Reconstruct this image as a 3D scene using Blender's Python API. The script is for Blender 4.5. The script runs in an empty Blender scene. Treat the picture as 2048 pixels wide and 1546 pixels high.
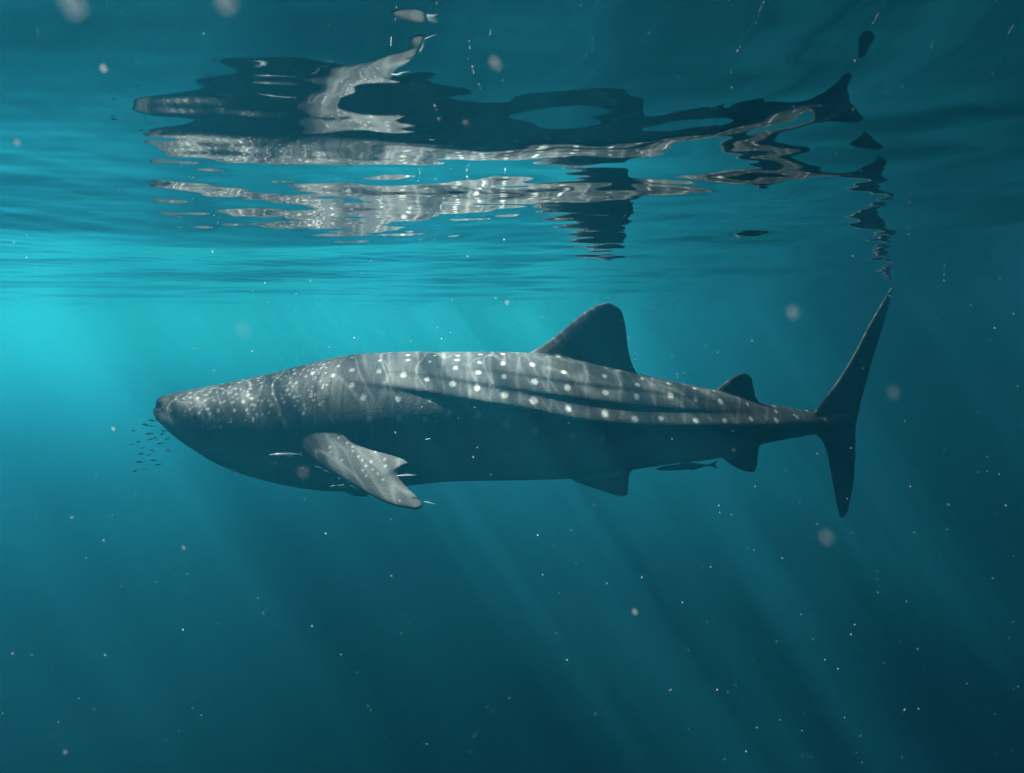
import bpy, bmesh, math, random
import numpy as np
from mathutils import Vector
from mathutils.bvhtree import BVHTree

random.seed(7)
rng = np.random.default_rng(11)
scene = bpy.context.scene
coll = scene.collection

# ------------------------------------------------------------------ camera
F = 1462.0                       # focal length in pixels of a 2048 px wide frame
CAM = Vector((0.0, 0.0, -0.36))  # the sea surface is z = 0
PITCH = math.atan(133.0 / F)
cam_data = bpy.data.cameras.new("camera")
cam_data.sensor_width = 36.0
cam_data.lens = F / 2048.0 * 36.0
cam_data.clip_start = 0.02
cam_data.clip_end = 20000.0
cam_data.dof.use_dof = True
cam_data.dof.focus_distance = 4.6
cam_data.dof.aperture_fstop = 5.6
cam = bpy.data.objects.new("camera", cam_data)
cam.location = CAM
cam.rotation_euler = (math.pi / 2 - PITCH, 0.0, 0.0)
coll.objects.link(cam)
scene.camera = cam

# ------------------------------------------------------------------ daylight
SUN_LEAN = math.radians(34.0)     # refracted sun: lean from the vertical
SUN_AZ = math.radians(176.0)      # where the sun stands: 180 = image left, >180 = towards the camera
sun_dir = Vector((math.sin(SUN_LEAN) * math.cos(SUN_AZ),
                  math.sin(SUN_LEAN) * math.sin(SUN_AZ), math.cos(SUN_LEAN)))
world = bpy.data.worlds.new("World")
scene.world = world
world.use_nodes = True
wn = world.node_tree
wn.nodes.clear()
sky = wn.nodes.new("ShaderNodeTexSky")
sky.sky_type = 'NISHITA'
sky.sun_disc = False
sky.sun_elevation = math.pi / 2 - SUN_LEAN
sky.sun_rotation = math.atan2(sun_dir.x, sun_dir.y)
bg = wn.nodes.new("ShaderNodeBackground")
bg.inputs["Strength"].default_value = 0.05
wo = wn.nodes.new("ShaderNodeOutputWorld")
# the sky ends at the horizon: below it lies only deep, lightless sea
wtc = wn.nodes.new("ShaderNodeTexCoord")
wsep = wn.nodes.new("ShaderNodeSeparateXYZ")
wstep = wn.nodes.new("ShaderNodeMath")
wstep.operation = 'GREATER_THAN'
wstep.inputs[1].default_value = 0.001
wmul = wn.nodes.new("ShaderNodeVectorMath")
wmul.operation = 'SCALE'
wn.links.new(wtc.outputs["Generated"], wsep.inputs[0])
wn.links.new(wsep.outputs["Z"], wstep.inputs[0])
wn.links.new(sky.outputs[0], wmul.inputs[0])
wn.links.new(wstep.outputs[0], wmul.inputs["Scale"])
wn.links.new(wmul.outputs[0], bg.inputs[0])
wn.links.new(bg.outputs[0], wo.inputs[0])

sun_data = bpy.data.lights.new("sun", 'SUN')
sun_data.energy = 5.0
sun_data.angle = math.radians(0.5)
sun_data.color = (1.0, 0.96, 0.9)
sun = bpy.data.objects.new("sun", sun_data)
sun.rotation_euler = sun_dir.to_track_quat('Z', 'Y').to_euler()
sun.location = (0, 0, 20)
coll.objects.link(sun)

vs = scene.view_settings
vs.view_transform = 'Standard'
vs.look = 'None'
vs.exposure = 4.82
vs.gamma = 1.0
vs.use_curve_mapping = False

scene.render.engine = 'CYCLES'
cy = scene.cycles
cy.use_denoising = True
cy.max_bounces = 8
cy.glossy_bounces = 4
cy.diffuse_bounces = 2
cy.volume_bounces = 2
cy.transparent_max_bounces = 8
cy.sample_clamp_indirect = 4.0
cy.caustics_reflective = False
cy.caustics_refractive = False


# ------------------------------------------------------------------ helpers
RIGHT = Vector((1, 0, 0))
FWD = Vector((0, math.cos(PITCH), -math.sin(PITCH)))
UP = Vector((0, math.sin(PITCH), math.cos(PITCH)))


def ray(px, py):
    return RIGHT * ((px - 1024) / F) + UP * (-(py - 773) / F) + FWD


def at(px, py, y):
    d = ray(px, py)
    return CAM + d * ((y - CAM.y) / d.y)


def on_plane(px, py, p0, n):
    d = ray(px, py)
    return CAM + d * ((p0 - CAM).dot(n) / d.dot(n))


def project(P):
    """world points (N,3) -> pixels of the 2048 frame"""
    P = np.asarray(P) - np.array(CAM)
    x = P[:, 0]
    u = P @ np.array(UP)
    f = P @ np.array(FWD)
    return 1024 + F * x / f, 773 - F * u / f


def tag(o, label=None, cat=None, group=None, kind=None):
    if label: o["label"] = label
    if cat: o["category"] = cat
    if group: o["group"] = group
    if kind: o["kind"] = kind
    return o


def new_mat(name):
    m = bpy.data.materials.new(name)
    m.use_nodes = True
    m.node_tree.nodes.clear()
    return m, m.node_tree.nodes, m.node_tree.links


def mesh_obj(name, verts, faces, mat=None, smooth=True):
    me = bpy.data.meshes.new(name)
    me.from_pydata([tuple(v) for v in verts], [], faces)
    me.update()
    if smooth:
        me.polygons.foreach_set("use_smooth", [True] * len(me.polygons))
    o = bpy.data.objects.new(name, me)
    coll.objects.link(o)
    if mat: me.materials.append(mat)
    return o


def smoothstep(a, b, x):
    t = np.clip((x - a) / (b - a), 0, 1)
    return t * t * (3 - 2 * t)


# ------------------------------------------------------------------ sea water (haze)
hm, N, L = new_mat("sea_water_volume")
out = N.new("ShaderNodeOutputMaterial")
# plankton and dust throw white light mostly forward; the water itself scatters blue green all round
add = N.new("ShaderNodeAddShader")
for k, (colr, dens, g, absb) in enumerate((((0.026, 0.325, 0.485, 1), 0.036, 0.88, (0, 0.17, 0, 1)), ((0.0, 0.20, 0.50, 1), 0.004, 0.1, (0, 0, 0, 1)))):
    pv = N.new("ShaderNodeVolumePrincipled")
    pv.inputs["Color"].default_value = colr
    pv.inputs["Density"].default_value = dens
    pv.inputs["Anisotropy"].default_value = g
    pv.inputs["Absorption Color"].default_value = absb
    L.new(pv.outputs[0], add.inputs[k])
L.new(add.outputs[0], out.inputs["Volume"])
bx0, bx1, by0, by1, bz0, bz1 = -220, 8.0, -80, 260, -5.3, 0.35  # right side and bottom cut short so the water darkens there
hv = [(bx0, by0, bz0), (bx1, by0, bz0), (bx1, by1, bz0), (bx0, by1, bz0),
      (bx0, by0, bz1), (bx1, by0, bz1), (bx1, by1, bz1), (bx0, by1, bz1)]
hf = [(0, 3, 2, 1), (4, 5, 6, 7), (0, 1, 5, 4), (1, 2, 6, 5), (2, 3, 7, 6), (3, 0, 4, 7)]
haze = mesh_obj("haze", hv, hf, hm, smooth=False)
tag(haze, "hazy blue green sea water filling the whole view", "water", kind="stuff")

# ------------------------------------------------------------------ water surface
def graded(dense, step, far, ratio):
    c = [0.0]
    s = step
    while c[-1] < far:
        if c[-1] > dense: s *= ratio
        c.append(c[-1] + s)
    return np.array(c)


gx = graded(3.6, 0.016, 3000, 1.05)
gx = np.concatenate([-gx[:0:-1], gx])
gyp = graded(6.0, 0.0125, 3000, 1.05)
gyn = graded(0.0, 0.05, 90, 1.12)
gy = np.concatenate([-gyn[:0:-1], gyp])
dx = np.gradient(gx)
dy = np.gradient(gy)
X, Y = np.meshgrid(gx, gy)
SP = np.maximum(*np.meshgrid(dx, dy))
waves = []
wr = np.random.default_rng(13)
def band(n, l0, l1, slope, dir0, spread):
    for i in range(n):
        lam = l0 * (l1 / l0) ** wr.random()
        th = math.radians(dir0 + wr.normal() * spread)
        a = slope / math.sqrt(n) * math.sqrt(2) * lam / (2 * math.pi)
        waves.append((lam, th, a, wr.random() * 2 * math.pi))
band(7, 1.5, 3.6, 0.024, 60, 35)
band(12, 0.45, 1.2, 0.023, 75, 40)
band(12, 0.16, 0.40, 0.014, 80, 50)
band(10, 0.06, 0.14, 0.007, 80, 60)
Z = np.zeros_like(X)
for lam, th, a, ph in waves:
    k = 2 * math.pi / lam
    fade = smoothstep(2.5, 5.0, lam / SP)
    Z += a * fade * np.sin(k * (math.cos(th) * X + math.sin(th) * Y) + ph)
# a steeper oblique chop running through on the right
env = smoothstep(0.05, 1.1, X) * np.exp(-((Y - 1.6) / 1.5) ** 2)
for lam, deg, slope, ph in ((1.15, 38, 0.10, 0.6), (0.62, 30, 0.05, 2.0), (0.30, 46, 0.03, 4.0)):
    k = 2 * math.pi / lam
    Z += env * slope / k * np.sin(k * (math.cos(math.radians(deg)) * X + math.sin(math.radians(deg)) * Y) + ph)
ny, nx = X.shape
wv = np.stack([X, Y, Z], -1).reshape(-1, 3)
idx = np.arange(nx * ny).reshape(ny, nx)
wf = np.stack([idx[:-1, :-1], idx[:-1, 1:], idx[1:, 1:], idx[1:, :-1]], -1).reshape(-1, 4)
me = bpy.data.meshes.new("water")
me.vertices.add(len(wv))
me.vertices.foreach_set("co", wv.astype(np.float32).ravel())
me.loops.add(wf.size)
me.loops.foreach_set("vertex_index", wf.astype(np.int32).ravel())
me.polygons.add(len(wf))
me.polygons.foreach_set("loop_start", np.arange(0, wf.size, 4, dtype=np.int32))
me.polygons.foreach_set("loop_total", np.full(len(wf), 4, dtype=np.int32))
me.update(calc_edges=True)
me.polygons.foreach_set("use_smooth", np.ones(len(wf), dtype=bool))
water = bpy.data.objects.new("water", me)
coll.objects.link(water)
tag(water, kind="structure")

wm, N, L = new_mat("sea_surface")
out = N.new("ShaderNodeOutputMaterial")
geo = N.new("ShaderNodeNewGeometry")


def math_node(op, a, b=None, c=None):
    n = N.new("ShaderNodeMath")
    n.operation = op
    for i, v in enumerate((a, b, c)):
        if v is None: continue
        if hasattr(v, "links"): L.new(v, n.inputs[i])
        else: n.inputs[i].default_value = v
    return n.outputs[0]


def mapped(rot, scale, loc=(0, 0, 0)):
    mp = N.new("ShaderNodeMapping")
    mp.inputs["Rotation"].default_value = (0, 0, math.radians(rot))
    mp.inputs["Scale"].default_value = scale
    mp.inputs["Location"].default_value = loc
    L.new(geo.outputs["Position"], mp.inputs["Vector"])
    flat = N.new("ShaderNodeVectorMath")
    flat.operation = 'MULTIPLY'
    flat.inputs[1].default_value = (1, 1, 0)
    L.new(mp.outputs[0], flat.inputs[0])
    return flat.outputs[0]


def noise(vec, scale, detail=2.0, dist=0.0):
    n = N.new("ShaderNodeTexNoise")
    n.inputs["Scale"].default_value = scale
    n.inputs["Detail"].default_value = detail
    n.inputs["Distortion"].default_value = dist
    L.new(vec, n.inputs["Vector"])
    return n.outputs["Fac"]


def caustic_lines(rot, scale, freq, width, dist):
    n = noise(mapped(rot, scale), freq, 1.0, dist)
    d = math_node('ABSOLUTE', math_node('SUBTRACT', n, 0.5))
    l = math_node('SUBTRACT', 1.0, math_node('DIVIDE', d, width))
    l = math_node('MAXIMUM', l, 0.0)
    return math_node('MULTIPLY', l, l)

SOFT_X, SOFT_X2, LIGHT_PATCH_X, LIGHT_PATCH_Y = 10.33, 3.64, -2.22, 17.42
# noise painted into the transparency stands in for wave-focused sunlight: dapples and shafts
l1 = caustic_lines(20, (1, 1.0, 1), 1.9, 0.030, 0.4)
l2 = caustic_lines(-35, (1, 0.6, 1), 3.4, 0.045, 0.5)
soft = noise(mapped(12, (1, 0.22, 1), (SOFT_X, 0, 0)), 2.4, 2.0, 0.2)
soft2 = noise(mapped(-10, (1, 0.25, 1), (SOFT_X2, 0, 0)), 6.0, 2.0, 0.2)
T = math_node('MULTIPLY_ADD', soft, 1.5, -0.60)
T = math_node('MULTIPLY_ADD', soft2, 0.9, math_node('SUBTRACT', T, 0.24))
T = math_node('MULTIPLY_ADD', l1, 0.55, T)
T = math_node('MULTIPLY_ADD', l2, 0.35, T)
light_patches = noise(mapped(8, (1, 0.4, 1), (LIGHT_PATCH_X, LIGHT_PATCH_Y, 0)), 0.42, 1.0, 0.0)  # broad bright and dim patches of sunlight, independent of the wave mesh
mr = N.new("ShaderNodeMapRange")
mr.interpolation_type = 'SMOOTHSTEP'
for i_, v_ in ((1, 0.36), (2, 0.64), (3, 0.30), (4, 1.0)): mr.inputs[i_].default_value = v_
L.new(light_patches, mr.inputs[0])
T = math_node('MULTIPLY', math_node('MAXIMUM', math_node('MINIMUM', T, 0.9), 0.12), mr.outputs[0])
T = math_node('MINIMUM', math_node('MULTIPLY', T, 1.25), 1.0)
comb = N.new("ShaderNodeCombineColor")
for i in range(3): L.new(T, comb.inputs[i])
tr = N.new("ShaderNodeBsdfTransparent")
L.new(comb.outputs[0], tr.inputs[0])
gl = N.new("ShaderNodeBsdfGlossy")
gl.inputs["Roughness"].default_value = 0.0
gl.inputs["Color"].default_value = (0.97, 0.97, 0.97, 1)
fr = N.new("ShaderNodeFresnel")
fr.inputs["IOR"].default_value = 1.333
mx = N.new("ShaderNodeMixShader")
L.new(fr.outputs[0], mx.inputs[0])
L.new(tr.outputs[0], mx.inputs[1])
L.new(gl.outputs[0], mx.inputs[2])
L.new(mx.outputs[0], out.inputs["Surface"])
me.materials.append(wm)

# ------------------------------------------------------------------ whale shark
def curve(pts):
    a = np.array(pts, float)
    xs, ys = a[:, 0], a[:, 1]
    # monotone-ish smooth interpolation: Catmull-Rom via finite-difference tangents
    m = np.gradient(ys, xs)
    def f(x):
        x = np.clip(np.asarray(x, float), xs[0], xs[-1])
        i = np.clip(np.searchsorted(xs, x) - 1, 0, len(xs) - 2)
        h = xs[i + 1] - xs[i]
        t = (x - xs[i]) / h
        return ((2*t**3 - 3*t**2 + 1) * ys[i] + (t**3 - 2*t**2 + t) * h * m[i]
                + (-2*t**3 + 3*t**2) * ys[i + 1] + (t**3 - t**2) * h * m[i + 1])
    return f


def yc_of_x(x):          # the body's midline; the tail is swinging away
    y = 6.05 + 0.03 * (x + 2.0)
    if x > 1.2: y += 0.16 * (x - 1.2) ** 2
    return y


def mid_point(px, py):
    y = 6.0
    for _ in range(12):
        p = at(px, py, y)
        y = yc_of_x(p.x)
    return at(px, py, y)


TOP = curve([(319, 798), (325, 793), (345, 787), (400, 776), (450, 766), (500, 756), (550, 745), (600, 732),
             (650, 719), (700, 710), (750, 706), (800, 704), (900, 704), (1000, 704), (1060, 706), (1120, 714),
             (1200, 730), (1280, 748), (1350, 764), (1430, 780), (1520, 805), (1600, 818), (1660, 828), (1700, 834)])
BOT = curve([(319, 823), (325, 835), (345, 857), (370, 879), (400, 900), (440, 925), (480, 942), (530, 957),
             (600, 972), (650, 978), (720, 979), (790, 972), (850, 964), (900, 960), (1000, 958), (1080, 957),
             (1140, 955), (1200, 948), (1270, 937), (1350, 926), (1440, 915), (1520, 889), (1590, 875), (1650, 866),
             (1700, 862)])
WID = curve([(319, 0.09), (325, 0.17), (345, 0.25), (370, 0.31), (400, 0.355), (450, 0.41), (500, 0.45), (600, 0.50), (700, 0.52), (800, 0.53),
             (900, 0.52), (1000, 0.49), (1100, 0.45), (1200, 0.39), (1300, 0.32), (1400, 0.25), (1500, 0.175),
             (1600, 0.11), (1700, 0.06)])
MIDF = curve([(319, 0.5), (400, 0.40), (600, 0.46), (900, 0.47), (1200, 0.5), (1500, 0.48), (1700, 0.5)])
RIDGES = [  # pixel height of each ridge along the flank, and its strength
    (curve([(640, 722), (760, 724), (900, 731), (1000, 741), (1070, 752), (1150, 764), (1265, 777), (1400, 797), (1520, 820)]),
     curve([(660, 0), (800, 0.007), (1000, 0.010), (1300, 0.010), (1520, 0.0)])),
    (curve([(640, 728), (740, 737), (831, 744), (900, 754), (1000, 771), (1070, 783), (1150, 795), (1234, 806),
            (1325, 815), (1440, 826), (1600, 838)]),
     curve([(680, 0), (800, 0.008), (1000, 0.012), (1300, 0.012), (1600, 0.0)])),
    (curve([(660, 752), (745, 764), (850, 780), (950, 800), (1052, 818), (1143, 838), (1234, 848), (1400, 852),
            (1550, 852), (1673, 847), (1700, 846)]),
     curve([(690, 0), (820, 0.018), (1000, 0.034), (1200, 0.046), (1400, 0.055), (1600, 0.06), (1700, 0.05)])),
]
GILLS = [(561, 750, 862), (604, 742, 872), (638, 738, 880), (664, 740, 884), (690, 752, 872)]

stations = np.concatenate([319 + np.array([0, 1, 2.5, 5, 8]), np.linspace(330, 1700, 330)])
NH = 84
phi = np.linspace(0, math.pi, NH)
V, Fc = [], []
for si, px in enumerate(stations):
    pt = mid_point(px, float(TOP(px)))
    pb = at(px, float(BOT(px)), pt.y)
    x, y0 = pt.x, pt.y
    zt, zb, w = pt.z, pb.z, float(WID(px))
    zm = zt - (zt - zb) * float(MIDF(px))
    e = 0.93
    s, c = np.sin(phi), np.cos(phi)
    yy = w * np.abs(s) ** e
    zz = np.where(c >= 0, zm + (zt - zm) * np.abs(c) ** e, zm - (zm - zb) * np.abs(c) ** e)
    P = np.stack([np.full(NH, x), y0 - yy, zz], 1)
    # outward normals in the ring plane
    t = np.gradient(P[:, 1:], axis=0)
    nrm = np.stack([t[:, 1], -t[:, 0]], 1)
    nrm /= np.linalg.norm(nrm, axis=1)[:, None] + 1e-9
    if nrm[NH // 2, 0] > 0: nrm = -nrm
    arc = np.concatenate([[0], np.cumsum(np.linalg.norm(np.diff(P[:, 1:], axis=0), axis=1))])
    _, py = project(P)
    off = np.zeros(NH)
    for rc, ra in RIDGES:
        amp = float(ra(px))
        if amp <= 1e-4: continue
        j = np.argmax(py > float(rc(px)))
        if j == 0: continue
        f = (float(rc(px)) - py[j - 1]) / (py[j] - py[j - 1])
        sr = arc[j - 1] + f * (arc[j] - arc[j - 1])
        d = arc - sr
        off = np.maximum(off, amp * np.where(d < 0, np.exp(-(d / 0.075) ** 2), np.exp(-(d / 0.026) ** 2)))
    # mouth slit across the blunt front
    if px < 352:
        zmouth = at(px, 809 + (px - 318) * 0.12, y0 - w).z
        off -= 0.07 * np.exp(-((zz - zmouth) / 0.020) ** 2) * float(smoothstep(352, 338, px))
    # gill slits: shallow grooves with a flap edge
    for gxp, g0, g1 in GILLS:
        lean = (py - g0) / (g1 - g0)
        gx_here = gxp - 8 * np.sin(np.clip(lean, 0, 1) * math.pi * 0.9) + 4 * lean
        d = (px - gx_here)
        m = smoothstep(-0.05, 0.12, lean) * smoothstep(1.05, 0.85, lean)
        off += m * (-0.004 * np.exp(-(d / 2.0) ** 2))
    Q = P.copy()
    Q[:, 1:] += nrm * off[:, None]
    far = Q[1:-1].copy()
    far[:, 1] = 2 * y0 - far[:, 1]
    ring = np.concatenate([Q, far[::-1]])
    V.append(ring)
RN = len(V[0])
V = np.concatenate(V)
ns = len(stations)
Fc = [(i * RN + j, i * RN + (j + 1) % RN, (i + 1) * RN + (j + 1) % RN, (i + 1) * RN + j)
      for i in range(ns - 1) for j in range(RN)]
Fc.append(tuple(range(RN - 1, -1, -1)))
Fc.append(tuple((ns - 1) * RN + j for j in range(RN)))
verts = [tuple(v) for v in V]
faces = list(Fc)
body_bvh = BVHTree.FromPolygons(verts, faces)


def resample(pts, n):
    P = np.array(pts, float)
    d = np.concatenate([[0], np.cumsum(np.linalg.norm(np.diff(P, axis=0), axis=1))])
    # dense Catmull-Rom
    f = [curve(np.stack([d, P[:, k]], 1)) for k in range(P.shape[1])]
    s = np.linspace(0, d[-1], n)
    return np.stack([g(s) for g in f], 1)


def add_fin(LE, TE, nrm, thick, edge=0.009, n=46, m=14):
    """LE, TE: world point lists root->tip; loft of aerofoil sections"""
    A, B = resample([tuple(p) for p in LE], n), resample([tuple(p) for p in TE], n)
    nrm = np.array(nrm)
    base = len(verts)
    cs = (1 - np.cos(np.linspace(0, math.pi, m))) / 2
    prof = 2.6 * np.sqrt(cs) * (1 - cs) * 0.5
    for i in range(n):
        fr_ = i / (n - 1)
        t = thick * (1 - 0.80 * fr_)
        h = t * prof + edge * (1 - 0.25 * fr_) * np.minimum(1, 6 * np.minimum(cs, 1 - cs) + 0.25)
        mid = A[i] + (B[i] - A[i]) * cs[:, None]
        up_ = mid + nrm * h[:, None]
        dn_ = mid - nrm * h[:, None]
        verts.extend(map(tuple, np.concatenate([up_, dn_[::-1]])))
    R = 2 * m
    for i in range(n - 1):
        for j in range(R):
            faces.append((base + i * R + j, base + i * R + (j + 1) % R,
                          base + (i + 1) * R + (j + 1) % R, base + (i + 1) * R + j))
    faces.append(tuple(base + j for j in range(R - 1, -1, -1)))
    faces.append(tuple(base + (n - 1) * R + j for j in range(R)))


def flat_fin(LE, TE, px_base, thick, lean=0.0, edge=0.009, yoff=0.0, slope=None):
    p0 = mid_point(*px_base) + Vector((0, yoff, 0))
    h = 0.02
    s = (yc_of_x(p0.x + h) - yc_of_x(p0.x - h)) / (2 * h) if slope is None else slope
    n = Vector((s, -1, lean)).normalized()
    add_fin([on_plane(a, b, p0, n) for a, b in LE], [on_plane(a, b, p0, n) for a, b in TE], n, thick, edge)

# first dorsal fin
flat_fin([(1000, 745), (1040, 716), (1080, 693), (1113, 670), (1145, 643), (1172, 622), (1196, 609), (1214, 605)],
         [(1275, 790), (1277, 757), (1265, 722), (1258, 694), (1254, 664), (1249, 638), (1241, 618), (1222, 606)],
         (1180, 720), 0.075)
# second dorsal fin
flat_fin([(1415, 800), (1434, 777), (1450, 765), (1468, 752), (1484, 746)],
         [(1525, 825), (1519, 805), (1511, 790), (1507, 770), (1503, 755), (1492, 746)],
         (1470, 790), 0.034, edge=0.008)
# tail fin, upper and lower lobe
flat_fin([(1620, 838), (1640, 808), (1656, 788), (1682, 752), (1711, 703), (1740, 647), (1765, 604), (1783, 575)],
         [(1708, 862), (1713, 845), (1722, 803), (1736, 752), (1750, 702), (1765, 655), (1778, 606), (1784, 577)],
         (1670, 840), 0.05, edge=0.010, slope=0.85)
flat_fin([(1614, 852), (1634, 870), (1647, 885), (1655, 908), (1662, 945), (1670, 988), (1676, 1018), (1681, 1034)],
         [(1711, 838), (1711, 860), (1711, 890), (1710, 925), (1707, 962), (1701, 998), (1694, 1024), (1686, 1036)],
         (1670, 840), 0.045, edge=0.010, slope=0.85)
# anal fin
flat_fin([(1420, 895), (1446, 918), (1466, 932), (1488, 942), (1502, 945)],
         [(1535, 870), (1522, 888), (1517, 908), (1515, 930), (1509, 944)],
         (1480, 905), 0.03, edge=0.008)
# pelvic fins
for sgn in (-1, 1):
    flat_fin([(1100, 925), (1140, 958), (1180, 974), (1215, 986), (1242, 994)] if sgn < 0 else
             [(1095, 920), (1132, 950), (1170, 962), (1205, 970), (1230, 974)],
             [(1285, 905), (1270, 936), (1260, 950), (1258, 970), (1256, 990)] if sgn < 0 else
             [(1275, 905), (1262, 930), (1250, 943), (1246, 958), (1243, 972)],
             (1200, 930), 0.035, lean=0.5 * sgn * -1, yoff=sgn * 0.14, edge=0.008)
# pectoral fins
def pectoral(LEp, TEp, a, b, c):
    n = (b - a).cross(c - a).normalized()
    if n.z < 0: n = -n
    add_fin([on_plane(u, v, a, n) for u, v in LEp], [on_plane(u, v, a, n) for u, v in TEp], n, 0.085, edge=0.013, n=70, m=18)
pectoral([(580, 862), (606, 893), (622, 914), (645, 932), (677, 952), (705, 968), (735, 986), (763, 1002), (797, 1014), (831, 1019)],
         [(668, 846), (700, 882), (742, 899), (787, 911), (806, 918), (818, 926), (805, 933), (798, 942), (799, 956), (810, 969), (828, 987), (843, 1003), (847, 1012)],
         at(606, 893, 5.57), at(695, 880, 5.53), at(848, 1014, 5.16))
pectoral([(600, 890), (622, 925), (650, 955), (680, 978), (705, 990)],
         [(700, 890), (722, 925), (742, 955), (752, 978), (735, 992)],
         at(606, 900, 6.55), at(695, 890, 6.55), at(735, 993, 6.95))

raw = bpy.data.meshes.new("raw")
raw.from_pydata(verts, [], faces)
bm = bmesh.new()
bm.from_mesh(raw)
bmesh.ops.recalc_face_normals(bm, faces=bm.faces)
bm.to_mesh(raw)
bm.free()
tmp = bpy.data.objects.new("raw", raw)
coll.objects.link(tmp)
md = tmp.modifiers.new("r", 'REMESH')
md.mode = 'VOXEL'
md.voxel_size = 0.008
md.use_smooth_shade = True
ms = tmp.modifiers.new("s", 'SMOOTH')
ms.factor = 0.5
ms.iterations = 3
dg = bpy.context.evaluated_depsgraph_get()
shark_me = bpy.data.meshes.new_from_object(tmp.evaluated_get(dg), depsgraph=dg)
bpy.data.objects.remove(tmp)
shark_me.name = "whale_shark"
shark_me.polygons.foreach_set("use_smooth", np.ones(len(shark_me.polygons), dtype=bool))
shark = bpy.data.objects.new("whale_shark", shark_me)
coll.objects.link(shark)
tag(shark, "large grey whale shark with rows of white spots swimming just under the surface", "whale shark")

nv = len(shark_me.vertices)
co = np.empty(nv * 3, np.float32)
shark_me.vertices.foreach_get("co", co)
co = co.reshape(-1, 3).astype(float)
print("shark verts", nv)
bvh = BVHTree.FromPolygons([tuple(c) for c in co], [tuple(p.vertices) for p in shark_me.polygons])
ycv = np.vectorize(yc_of_x)(co[:, 0])

def hit(px, py):
    d = ray(px, py)
    h = bvh.ray_cast(CAM, d.normalized())
    return h[0]

# white spots: pixel centre and radius on the near flank, mirrored to the far side
SPOTS = [(704, 715, 4), (759, 721, 4), (816, 710, 5), (816, 720, 5), (860, 723, 4), (869, 711, 4), (915, 711, 5),
         (914, 720, 5), (911, 736, 5.5), (704, 740, 6), (758, 743, 6), (807, 750, 6.5), (854, 759, 6), (905, 768, 7),
         (704, 770, 6.5), (727, 795, 7), (796, 798, 7), (739, 840, 7), (798, 836, 7), (897, 828, 7), (626, 746, 5.5),
         (665, 751, 5.5), (587, 739, 4.5), (589, 747, 4.5), (961, 709, 5), (959, 725, 5.5), (957, 745, 6),
         (954, 776, 7), (1006, 708, 5), (1006, 727, 6.5), (1008, 753, 6.5), (1010, 790, 8), (1065, 729, 6.5),
         (1069, 763, 7.5), (1068, 801, 8.5), (1128, 744, 6.5), (1117, 712, 6), (1135, 775, 7.5), (1137, 817, 9),
         (1209, 752, 6), (1211, 785, 7.5), (1210, 827, 9), (1275, 769, 6), (1284, 757, 5), (1273, 793, 7.5),
         (1270, 838, 8), (1337, 767, 5), (1341, 791, 6.5), (1389, 777, 5), (1391, 799, 6), (1392, 841, 6.5),
         (1322, 837, 6), (956, 830, 8), (1012, 849, 8), (1069, 863, 9), (1145, 871, 8), (1204, 878, 8), (1427, 781, 5),
         (1441, 803, 6), (1449, 841, 6), (1502, 838, 6), (1548, 812, 4.5), (1552, 823, 5), (1553, 841, 6),
         (1594, 834, 5.5), (1638, 803, 5), (1613, 821, 4), (1650, 837, 5), (1684, 740, 3.5), (1495, 808, 4.5),
         (860, 800, 6), (850, 838, 6)]
head = [(343, 428), (380, 425), (425, 428), (383, 398), (450, 388), (500, 393), (515, 355), (573, 345), (620, 338),
        (668, 337), (725, 338), (570, 370), (610, 363), (650, 372), (735, 372), (573, 400), (650, 405), (722, 408),
        (580, 447), (632, 452), (690, 450), (712, 497), (795, 338), (800, 300), (850, 278), (865, 305), (865, 353),
        (908, 320), (862, 403), (800, 445), (855, 467), (920, 428), (930, 453), (490, 490), (433, 515), (1090, 405),
        (1045, 515), (1155, 365), (780, 310), (780, 325), (695, 320), (640, 320), (545, 500), (640, 500), (760, 470),
        (740, 430), (520, 440), (470, 440), (950, 380), (990, 420), (1000, 340), (1060, 300), (1150, 250), (1250, 240)]
SPOTS += [(250 + a / 2.926, 650 + b / 2.926, 3.2 + 1.1 * random.random(), 1.0) for a, b in head]
for _ in range(210):      # the crowd of small spots on the head
    x = random.uniform(335, 660)
    y = float(TOP(x)) + 4 + random.random() ** 1.4 * 85
    SPOTS.append((x, y, random.uniform(2.0, 3.1), random.uniform(0.5, 0.95)))
fin_spots = [(1250, 660), (1300, 690), (1335, 737), (1365, 770), (1388, 792), (1410, 825), (1448, 845), (1412, 882),
             (1330, 715), (1465, 742), (1520, 785), (1525, 825), (1510, 905), (1270, 790), (1200, 715), (1200, 745),
             (1350, 640), (1440, 800), (1480, 870), (1390, 850)]
SPOTS += [(250 + a / 2.926, 650 + b / 2.926, 2.4 + 1.4 * random.random(), 0.9) for a, b in fin_spots]

spot = np.zeros(nv)
wob_noise = 0.5 + 0.25 * (np.sin(co[:, 0] * 130 + 3 * np.sin(co[:, 2] * 90)) + np.sin(co[:, 2] * 150 + 2 * np.sin(co[:, 0] * 110)))
for px, py, r, *strength in SPOTS:
    h = hit(px, py)
    if h is None: continue
    h = np.array(h)
    rr = r / F * h[1] * 0.82
    sx, sz, power = rr * random.uniform(0.85, 1.1), rr * random.uniform(0.95, 1.25), random.uniform(0.75, 1.0) * (strength[0] if strength else 1.0)
    yc = yc_of_x(h[0])
    for yv in (h[1], 2 * yc - h[1] + random.uniform(-.01, .01)):
        m = np.abs(co[:, 0] - h[0]) < 0.09
        q = co[m] - np.array([h[0], yv, h[2]])
        d = np.sqrt((q[:, 0] / sx) ** 2 + (q[:, 1] ** 2 + q[:, 2] ** 2) / sz ** 2)
        spot[m] = np.maximum(spot[m], power * smoothstep(1.5, 0.55, d + 0.28 * (wob_noise[m] - 0.5)))
spx, spy = project(co)
near = co[:, 1] < ycv
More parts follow.
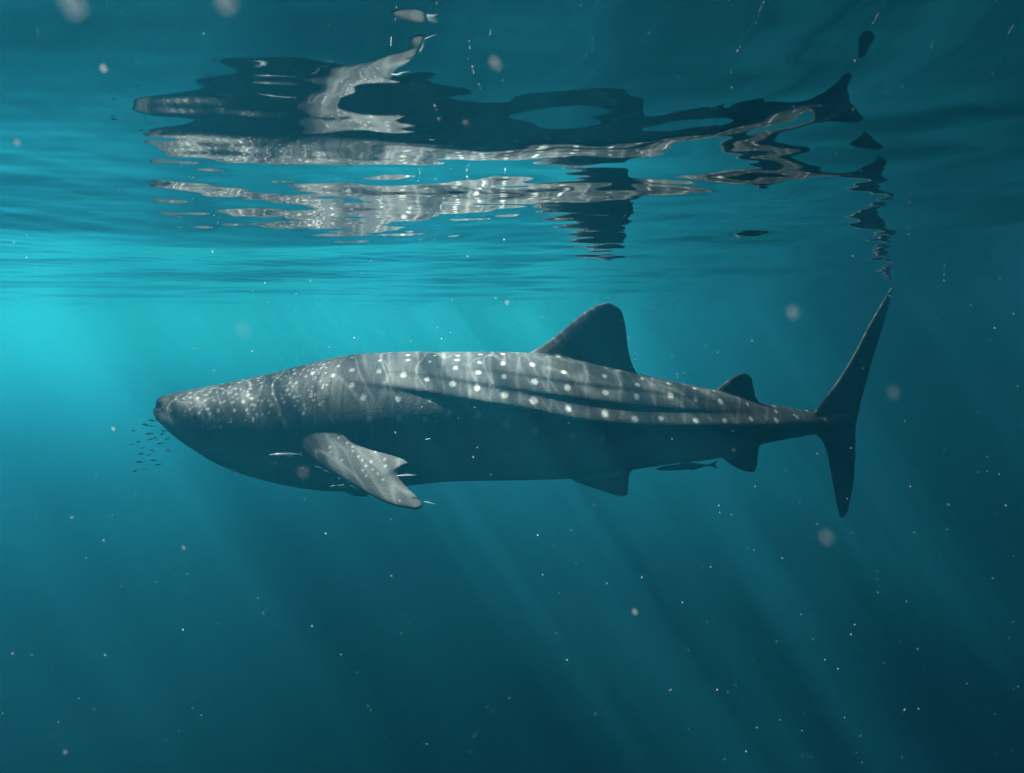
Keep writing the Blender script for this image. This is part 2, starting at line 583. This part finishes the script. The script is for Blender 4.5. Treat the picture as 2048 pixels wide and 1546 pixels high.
# faint pale upright bars between the columns of spots
bars = np.zeros(nv)
for bxp in (690, 732, 782, 835, 886, 937, 982, 1036, 1098, 1172, 1240, 1305, 1365, 1415, 1475, 1530):
    wob = 2.5 * np.sin(spy * 0.09 + bxp) + 0.03 * (spy - 760)
    bars = np.maximum(bars, np.exp(-((spx - bxp - wob) / 3.4) ** 2))
topv, botv = TOP(spx), BOT(spx)
frac = (spy - topv) / np.maximum(botv - topv, 5)
bars *= smoothstep(0.72, 0.35, frac) * smoothstep(680, 760, spx) * (frac > -0.05)
# shade painted into the skin colour: gill slits, mouth and snout front
dark = np.zeros(nv)
for gxp, g0, g1 in GILLS:
    lean = (spy - g0) / (g1 - g0)
    gx_here = gxp - 8 * np.sin(np.clip(lean, 0, 1) * math.pi * 0.9) + 4 * lean
    m = smoothstep(-0.02, 0.12, lean) * smoothstep(1.0, 0.8, lean)
    dark = np.maximum(dark, m * np.exp(-((spx - gx_here) / 1.8) ** 2))
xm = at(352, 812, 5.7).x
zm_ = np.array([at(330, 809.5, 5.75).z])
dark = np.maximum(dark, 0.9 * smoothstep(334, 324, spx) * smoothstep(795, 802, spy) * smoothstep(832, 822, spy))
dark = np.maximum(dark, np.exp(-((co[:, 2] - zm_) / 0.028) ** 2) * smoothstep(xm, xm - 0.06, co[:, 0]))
# pale belly
belly = smoothstep(0.58, 0.95, frac) * smoothstep(1540, 1400, spx)
off_body = np.array([body_bvh.find_nearest(Vector(c_))[3] for c_ in co])
belly *= smoothstep(0.06, 0.02, off_body)
pect = smoothstep(0.02, 0.12, off_body) * ((spx > 600) & (spx < 860) & (spy > 860))
fin_shade = smoothstep(0.015, 0.20, off_body) * ((spx < 600) | (spx > 860))  # fins coloured darker away from the body, standing in for shade
for nm, arr in (("spot", spot), ("bars", bars), ("crease_shade", dark), ("belly", belly), ("fin", fin_shade), ("pectoral", pect)):
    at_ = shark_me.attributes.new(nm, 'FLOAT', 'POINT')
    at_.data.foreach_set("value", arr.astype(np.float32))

sm, N, L = new_mat("shark_skin")
out = N.new("ShaderNodeOutputMaterial")
bs = N.new("ShaderNodeBsdfPrincipled")
tc = N.new("ShaderNodeTexCoord")


def attr(n):
    a = N.new("ShaderNodeAttribute")
    a.attribute_name = n
    return a.outputs["Fac"]


def mixc(f, a, b):
    n = N.new("ShaderNodeMix")
    n.data_type = 'RGBA'
    if hasattr(f, "links"): L.new(f, n.inputs[0])
    else: n.inputs[0].default_value = f
    for v, i in ((a, 6), (b, 7)):
        if hasattr(v, "links"): L.new(v, n.inputs[i])
        else: n.inputs[i].default_value = v
    return n.outputs[2]


def noise_o(scale, detail=4.0):
    n = N.new("ShaderNodeTexNoise")
    n.inputs["Scale"].default_value = scale
    n.inputs["Detail"].default_value = detail
    L.new(tc.outputs["Object"], n.inputs["Vector"])
    return n.outputs["Fac"]


mott = mixc(noise_o(6.0), (0.006, 0.0075, 0.008, 1), (0.014, 0.0165, 0.017, 1))
mott = mixc(math_node('MULTIPLY', noise_o(45.0), 0.35), mott, (0.022, 0.025, 0.025, 1))
stm = N.new("ShaderNodeMapping")
stm.inputs["Scale"].default_value = (34, 8, 5)
L.new(tc.outputs["Object"], stm.inputs["Vector"])
stn = N.new("ShaderNodeTexNoise")
stn.inputs["Scale"].default_value = 1.0
stn.inputs["Detail"].default_value = 5.0
L.new(stm.outputs[0], stn.inputs["Vector"])
stf = math_node('MAXIMUM', math_node('MULTIPLY', math_node('SUBTRACT', stn.outputs["Fac"], 0.5), 3.0), 0.0)
mott = mixc(math_node('MINIMUM', stf, 0.7), mott, (0.027, 0.030, 0.030, 1))
c = mixc(math_node('MULTIPLY', attr("belly"), 0.85), mott, (0.12, 0.13, 0.13, 1))
c = mixc(math_node('MULTIPLY', attr("pectoral"), 0.7), c, (0.032, 0.036, 0.037, 1))
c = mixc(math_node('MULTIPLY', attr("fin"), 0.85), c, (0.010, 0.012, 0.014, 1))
c = mixc(math_node('MULTIPLY', attr("bars"), math_node('MULTIPLY', noise_o(9.0), 0.7)), c, (0.050, 0.055, 0.055, 1))
c = mixc(attr("spot"), c, (0.11, 0.12, 0.115, 1))
c = mixc(math_node('MULTIPLY', attr("crease_shade"), 0.97), c, (0.004, 0.005, 0.006, 1))
L.new(c, bs.inputs["Base Color"])
bs.inputs["Roughness"].default_value = 0.62
bs.inputs["Specular IOR Level"].default_value = 0.06
bmp = N.new("ShaderNodeBump")
bmp.inputs["Strength"].default_value = 0.25
bmp.inputs["Distance"].default_value = 0.01
L.new(noise_o(60.0, 3.0), bmp.inputs["Height"])
L.new(bmp.outputs[0], bs.inputs["Normal"])
L.new(bs.outputs[0], out.inputs["Surface"])
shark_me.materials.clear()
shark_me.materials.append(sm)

em, N, L = new_mat("dark_eye")
out = N.new("ShaderNodeOutputMaterial")
b_ = N.new("ShaderNodeBsdfPrincipled")
b_.inputs["Base Color"].default_value = (0.008, 0.009, 0.01, 1)
b_.inputs["Roughness"].default_value = 0.7
b_.inputs["Specular IOR Level"].default_value = 0.02
L.new(b_.outputs[0], out.inputs["Surface"])
he = hit(388, 832)
for yv in (he.y, 2 * yc_of_x(he.x) - he.y):
    bm = bmesh.new()
    bmesh.ops.create_uvsphere(bm, u_segments=16, v_segments=10, radius=0.016)
    me_ = bpy.data.meshes.new("eye")
    bm.to_mesh(me_); bm.free()
    me_.materials.append(em)
    me_.polygons.foreach_set("use_smooth", [True] * len(me_.polygons))
    eye = bpy.data.objects.new("eye", me_)
    coll.objects.link(eye)
    eye.location = (he.x, yv + (0.006 if yv == he.y else -0.006), he.z)
    eye.parent = shark

# ------------------------------------------------------------------ small fish
def fish_mesh(name, slim=1.0):
    """a slender fish of unit length along +x (nose at 0, tail at 1): body, forked tail, dorsal and belly fin"""
    st = [(0, .006), (.04, .035), (.12, .062), (.25, .085), (.4, .09), (.55, .075), (.7, .05), (.82, .026), (.88, .018)]
    n = 10
    vs_, fs_ = [], []
    for x, h in st:
        h *= slim
        for k in range(n):
            a = 2 * math.pi * k / n
            vs_.append((x, 0.6 * h * math.sin(a), h * math.cos(a)))
    for i in range(len(st) - 1):
        for k in range(n):
            fs_.append((i * n + k, i * n + (k + 1) % n, (i + 1) * n + (k + 1) % n, (i + 1) * n + k))
    fs_.append(tuple(range(n - 1, -1, -1)))
    b = len(vs_)
    t = 0.006
    def plate(pts):
        b0 = len(vs_)
        m = len(pts)
        for sg in (-1, 1):
            for x, z in pts: vs_.append((x, sg * t, z * slim))
        fs_.append(tuple(b0 + i for i in range(m)))
        fs_.append(tuple(b0 + m + i for i in range(m - 1, -1, -1)))
        for i in range(m):
            fs_.append((b0 + i, b0 + m + i, b0 + m + (i + 1) % m, b0 + (i + 1) % m))
    plate([(.85, .018), (1.0, .12), (.95, 0), (1.0, -.12), (.85, -.018)])
    plate([(.34, .08), (.46, .14), (.62, .10), (.74, .05), (.60, .05)])
    plate([(.50, -.06), (.58, -.12), (.70, -.07), (.76, -.03), (.6, -.05)])
    me_ = bpy.data.meshes.new(name)
    me_.from_pydata(vs_, [], fs_)
    me_.polygons.foreach_set("use_smooth", [i < (len(st) - 1) * n for i in range(len(me_.polygons))])
    bm_ = bmesh.new(); bm_.from_mesh(me_)
    bmesh.ops.recalc_face_normals(bm_, faces=bm_.faces)
    bm_.to_mesh(me_); bm_.free()
    return me_


def fish_mat(name, back, flank, rough):
    global N, L
    m, N, L = new_mat(name)
    o_ = N.new("ShaderNodeOutputMaterial")
    b_ = N.new("ShaderNodeBsdfPrincipled")
    t_ = N.new("ShaderNodeTexCoord")
    sp = N.new("ShaderNodeSeparateXYZ")
    L.new(t_.outputs["Object"], sp.inputs[0])
    f_ = math_node('MULTIPLY_ADD', sp.outputs["Z"], 9.0, 0.45)
    cl = N.new("ShaderNodeClamp")
    L.new(f_, cl.inputs[0])
    L.new(mixc(cl.outputs[0], flank, back), b_.inputs["Base Color"])
    b_.inputs["Roughness"].default_value = rough
    b_.inputs["Specular IOR Level"].default_value = 0.05
    L.new(b_.outputs[0], o_.inputs["Surface"])
    return m


silver = fish_mat("silver_scales", (0.14, 0.16, 0.16, 1), (0.30, 0.32, 0.31, 1), 0.5)
dusky = fish_mat("dusky_scales", (0.008, 0.011, 0.013, 1), (0.016, 0.020, 0.022, 1), 0.8)
slim_silver = fish_mesh("remora", 0.55); slim_silver.materials.append(silver)
slim_dark = fish_mesh("dark_remora", 0.55); slim_dark.materials.append(dusky)
tiny = fish_mesh("pilot_fish", 0.95); tiny.materials.append(dusky)


def put_fish(name, me_, head_px, tail_px, y, label, cat, group=None, dy=0.0, roll=0.0):
    a, b = at(head_px[0], head_px[1], y), at(tail_px[0], tail_px[1], y + dy)
    d = b - a
    o = bpy.data.objects.new(name, me_)
    coll.objects.link(o)
    o.location = a
    o.scale = (d.length,) * 3
    yaw = math.atan2(d.y, d.x)
    o.rotation_euler = (roll, -math.asin(d.z / d.length), yaw)
    return tag(o, label, cat, group)


put_fish("remora", slim_silver, (538, 910), (606, 908), 5.25, "long silver remora hovering in front of the pectoral fin root", "fish")
put_fish("remora", slim_silver, (658, 973), (688, 970), 5.2, "silver fish just below the leading edge of the pectoral fin, over the belly", "fish", roll=.5)
put_fish("remora", slim_silver, (630, 932), (644, 937), 5.2, "tiny bright fish at the pectoral leading edge, upper of the close pair", "fish")
put_fish("remora", slim_silver, (647, 940), (660, 945), 5.2, "tiny bright fish at the pectoral leading edge, lower of the close pair", "fish")
put_fish("remora", slim_silver, (700, 970), (714, 977), 5.15, "tiny bright fish tucked under the middle of the pectoral fin", "fish")
put_fish("remora", slim_silver, (793, 952), (834, 950), 5.2, "thin pale fish trailing behind the notch of the pectoral fin", "fish")
put_fish("remora", slim_silver, (848, 1003), (871, 1009), 5.1, "thin pale fish trailing from the tip of the pectoral fin", "fish")
put_fish("remora", slim_dark, (452, 936), (486, 946), 5.45, "dark fish swimming close under the whale shark's throat", "fish")
put_fish("remora", slim_dark, (1312, 938), (1436, 929), 6.35, "long dark remora swimming under the belly between pelvic and anal fin", "fish")
put_fish("remora", slim_silver, (850, 879), (863, 877), 5.3, "tiny pale fish against the dark flank above the pectoral fin", "fish")
school = [(262, 862), (283, 848), (300, 852), (322, 861), (290, 868), (306, 874), (320, 870), (271, 884), (294, 880),
          (312, 888), (328, 880), (258, 891), (281, 897), (299, 899), (275, 908), (292, 912), (270, 923), (300, 921),
          (330, 901), (262, 944), (284, 938), (310, 930), (318, 845), (296, 840)]
for k, (fx, fy) in enumerate(school):
    ln = random.uniform(8, 19)
    tl = random.uniform(-4.5, 4.5)
    put_fish("pilot_fish", tiny, (fx, fy), (fx + ln, fy + tl), random.uniform(5.3, 6.2),
             "tiny dark pilot fish in the loose school ahead of the whale shark's mouth", "fish",
             "tiny fish schooling before the mouth", dy=random.uniform(-.05, .05))

# ------------------------------------------------------------------ drifting particles
pm, N, L = new_mat("marine_snow_flake")
out = N.new("ShaderNodeOutputMaterial")
b_ = N.new("ShaderNodeBsdfPrincipled")
oi = N.new("ShaderNodeObjectInfo")
tc2 = N.new("ShaderNodeTexCoord")
nn = N.new("ShaderNodeTexNoise")
nn.inputs["Scale"].default_value = 90.0
L.new(tc2.outputs["Object"], nn.inputs["Vector"])
L.new(mixc(nn.outputs["Fac"], (0.50, 0.50, 0.48, 1), (0.72, 0.72, 0.70, 1)), b_.inputs["Base Color"])
b_.inputs["Roughness"].default_value = 0.8
tr_ = N.new("ShaderNodeBsdfTranslucent")
tr_.inputs[0].default_value = (0.6, 0.6, 0.58, 1)
mx_ = N.new("ShaderNodeMixShader")
mx_.inputs[0].default_value = 0.4
clear = N.new('ShaderNodeBsdfTransparent')
mx2 = N.new('ShaderNodeMixShader')
mx2.inputs[0].default_value = 0.87
L.new(b_.outputs[0], mx_.inputs[1])
L.new(tr_.outputs[0], mx_.inputs[2])
L.new(mx_.outputs[0], mx2.inputs[1])
L.new(clear.outputs[0], mx2.inputs[2])
L.new(mx2.outputs[0], out.inputs["Surface"])

bm = bmesh.new()
bmesh.ops.create_icosphere(bm, subdivisions=1, radius=1.0)
ico_v = np.array([v.co[:] for v in bm.verts])
ico_f = np.array([[v.index for v in f.verts] for f in bm.faces])
bm.free()


def flakes(count, seed):
    g = np.random.default_rng(seed)
    vs_, fs_ = [], []
    n = 0
    while n < count:
        y = 0.45 + 6.0 * g.random() ** 0.8
        x = (g.random() - 0.5) * 1.6 * (y + 0.4)
        z = -0.03 - g.random() * (0.36 + 0.62 * y)
        r_ = (0.0007 + 0.0022 * g.random() ** 4) * (0.35 + 0.22 * y)
        sc_ = r_ * (0.6 + 0.9 * g.random(3))
        w_ = ico_v * sc_ * (0.8 + 0.4 * g.random((len(ico_v), 1))) + np.array([x, y, z])
        fs_.append(ico_f + n * len(ico_v))
        vs_.append(w_)
        n += 1
    return np.concatenate(vs_), np.concatenate(fs_)


fv, ff = flakes(1900, 3)
snow = mesh_obj("marine_snow", fv.tolist(), ff.tolist(), pm)
tag(snow, "fine pale specks of marine snow drifting through the water", "particles", kind="stuff")

big = [((1587, 625), 0.26, 0.0013, "pale round speck left of the tail fin's upper lobe"),
       ((1653, 1075), 0.21, 0.0011, "soft teal speck just below the tip of the tail fin's lower lobe"),
       ((1788, 785), 0.24, 0.0010, "faint upright speck in open water right of the tail fin"),
       ((990, 126), 0.30, 0.0016, "pinkish speck above the middle of the mirrored body"),
       ((1270, 1223), 0.60, 0.0019, "small pale speck alone in the dark water below the pelvic fin"),
       ((207, 137), 0.60, 0.0026, "bright elongated fleck near the upper left corner"),
       ((35, 285), 0.55, 0.0020, "bright oval fleck close to the left edge"),
       ((145, 6), 0.17, 0.0024, "large warm blurred speck at the top edge near the left corner"),
       ((455, 3), 0.20, 0.0024, "large white blurred speck cut by the top edge"),
       ((606, 944), 0.26, 0.0009, "reddish blurred speck over the belly before the pectoral fin"),
       ((486, 658), 0.20, 0.0010, "faint warm blurred speck in the water above the shark's forehead"),
       ((1014, 605), 0.7, 0.0014, "small speck above the back ahead of the dorsal fin")]
for (fx, fy), y, r_, lab in big:
    p = at(fx, fy, y)
    g = np.random.default_rng(int(fx))
    w_ = ico_v * r_ * np.array([1.0, 0.8, 1.15]) * (0.75 + 0.5 * g.random((len(ico_v), 1)))
    o = mesh_obj("drifting_speck", w_.tolist(), ico_f.tolist(), pm)
    o.location = p
    tag(o, lab, "particle", "larger drifting specks")
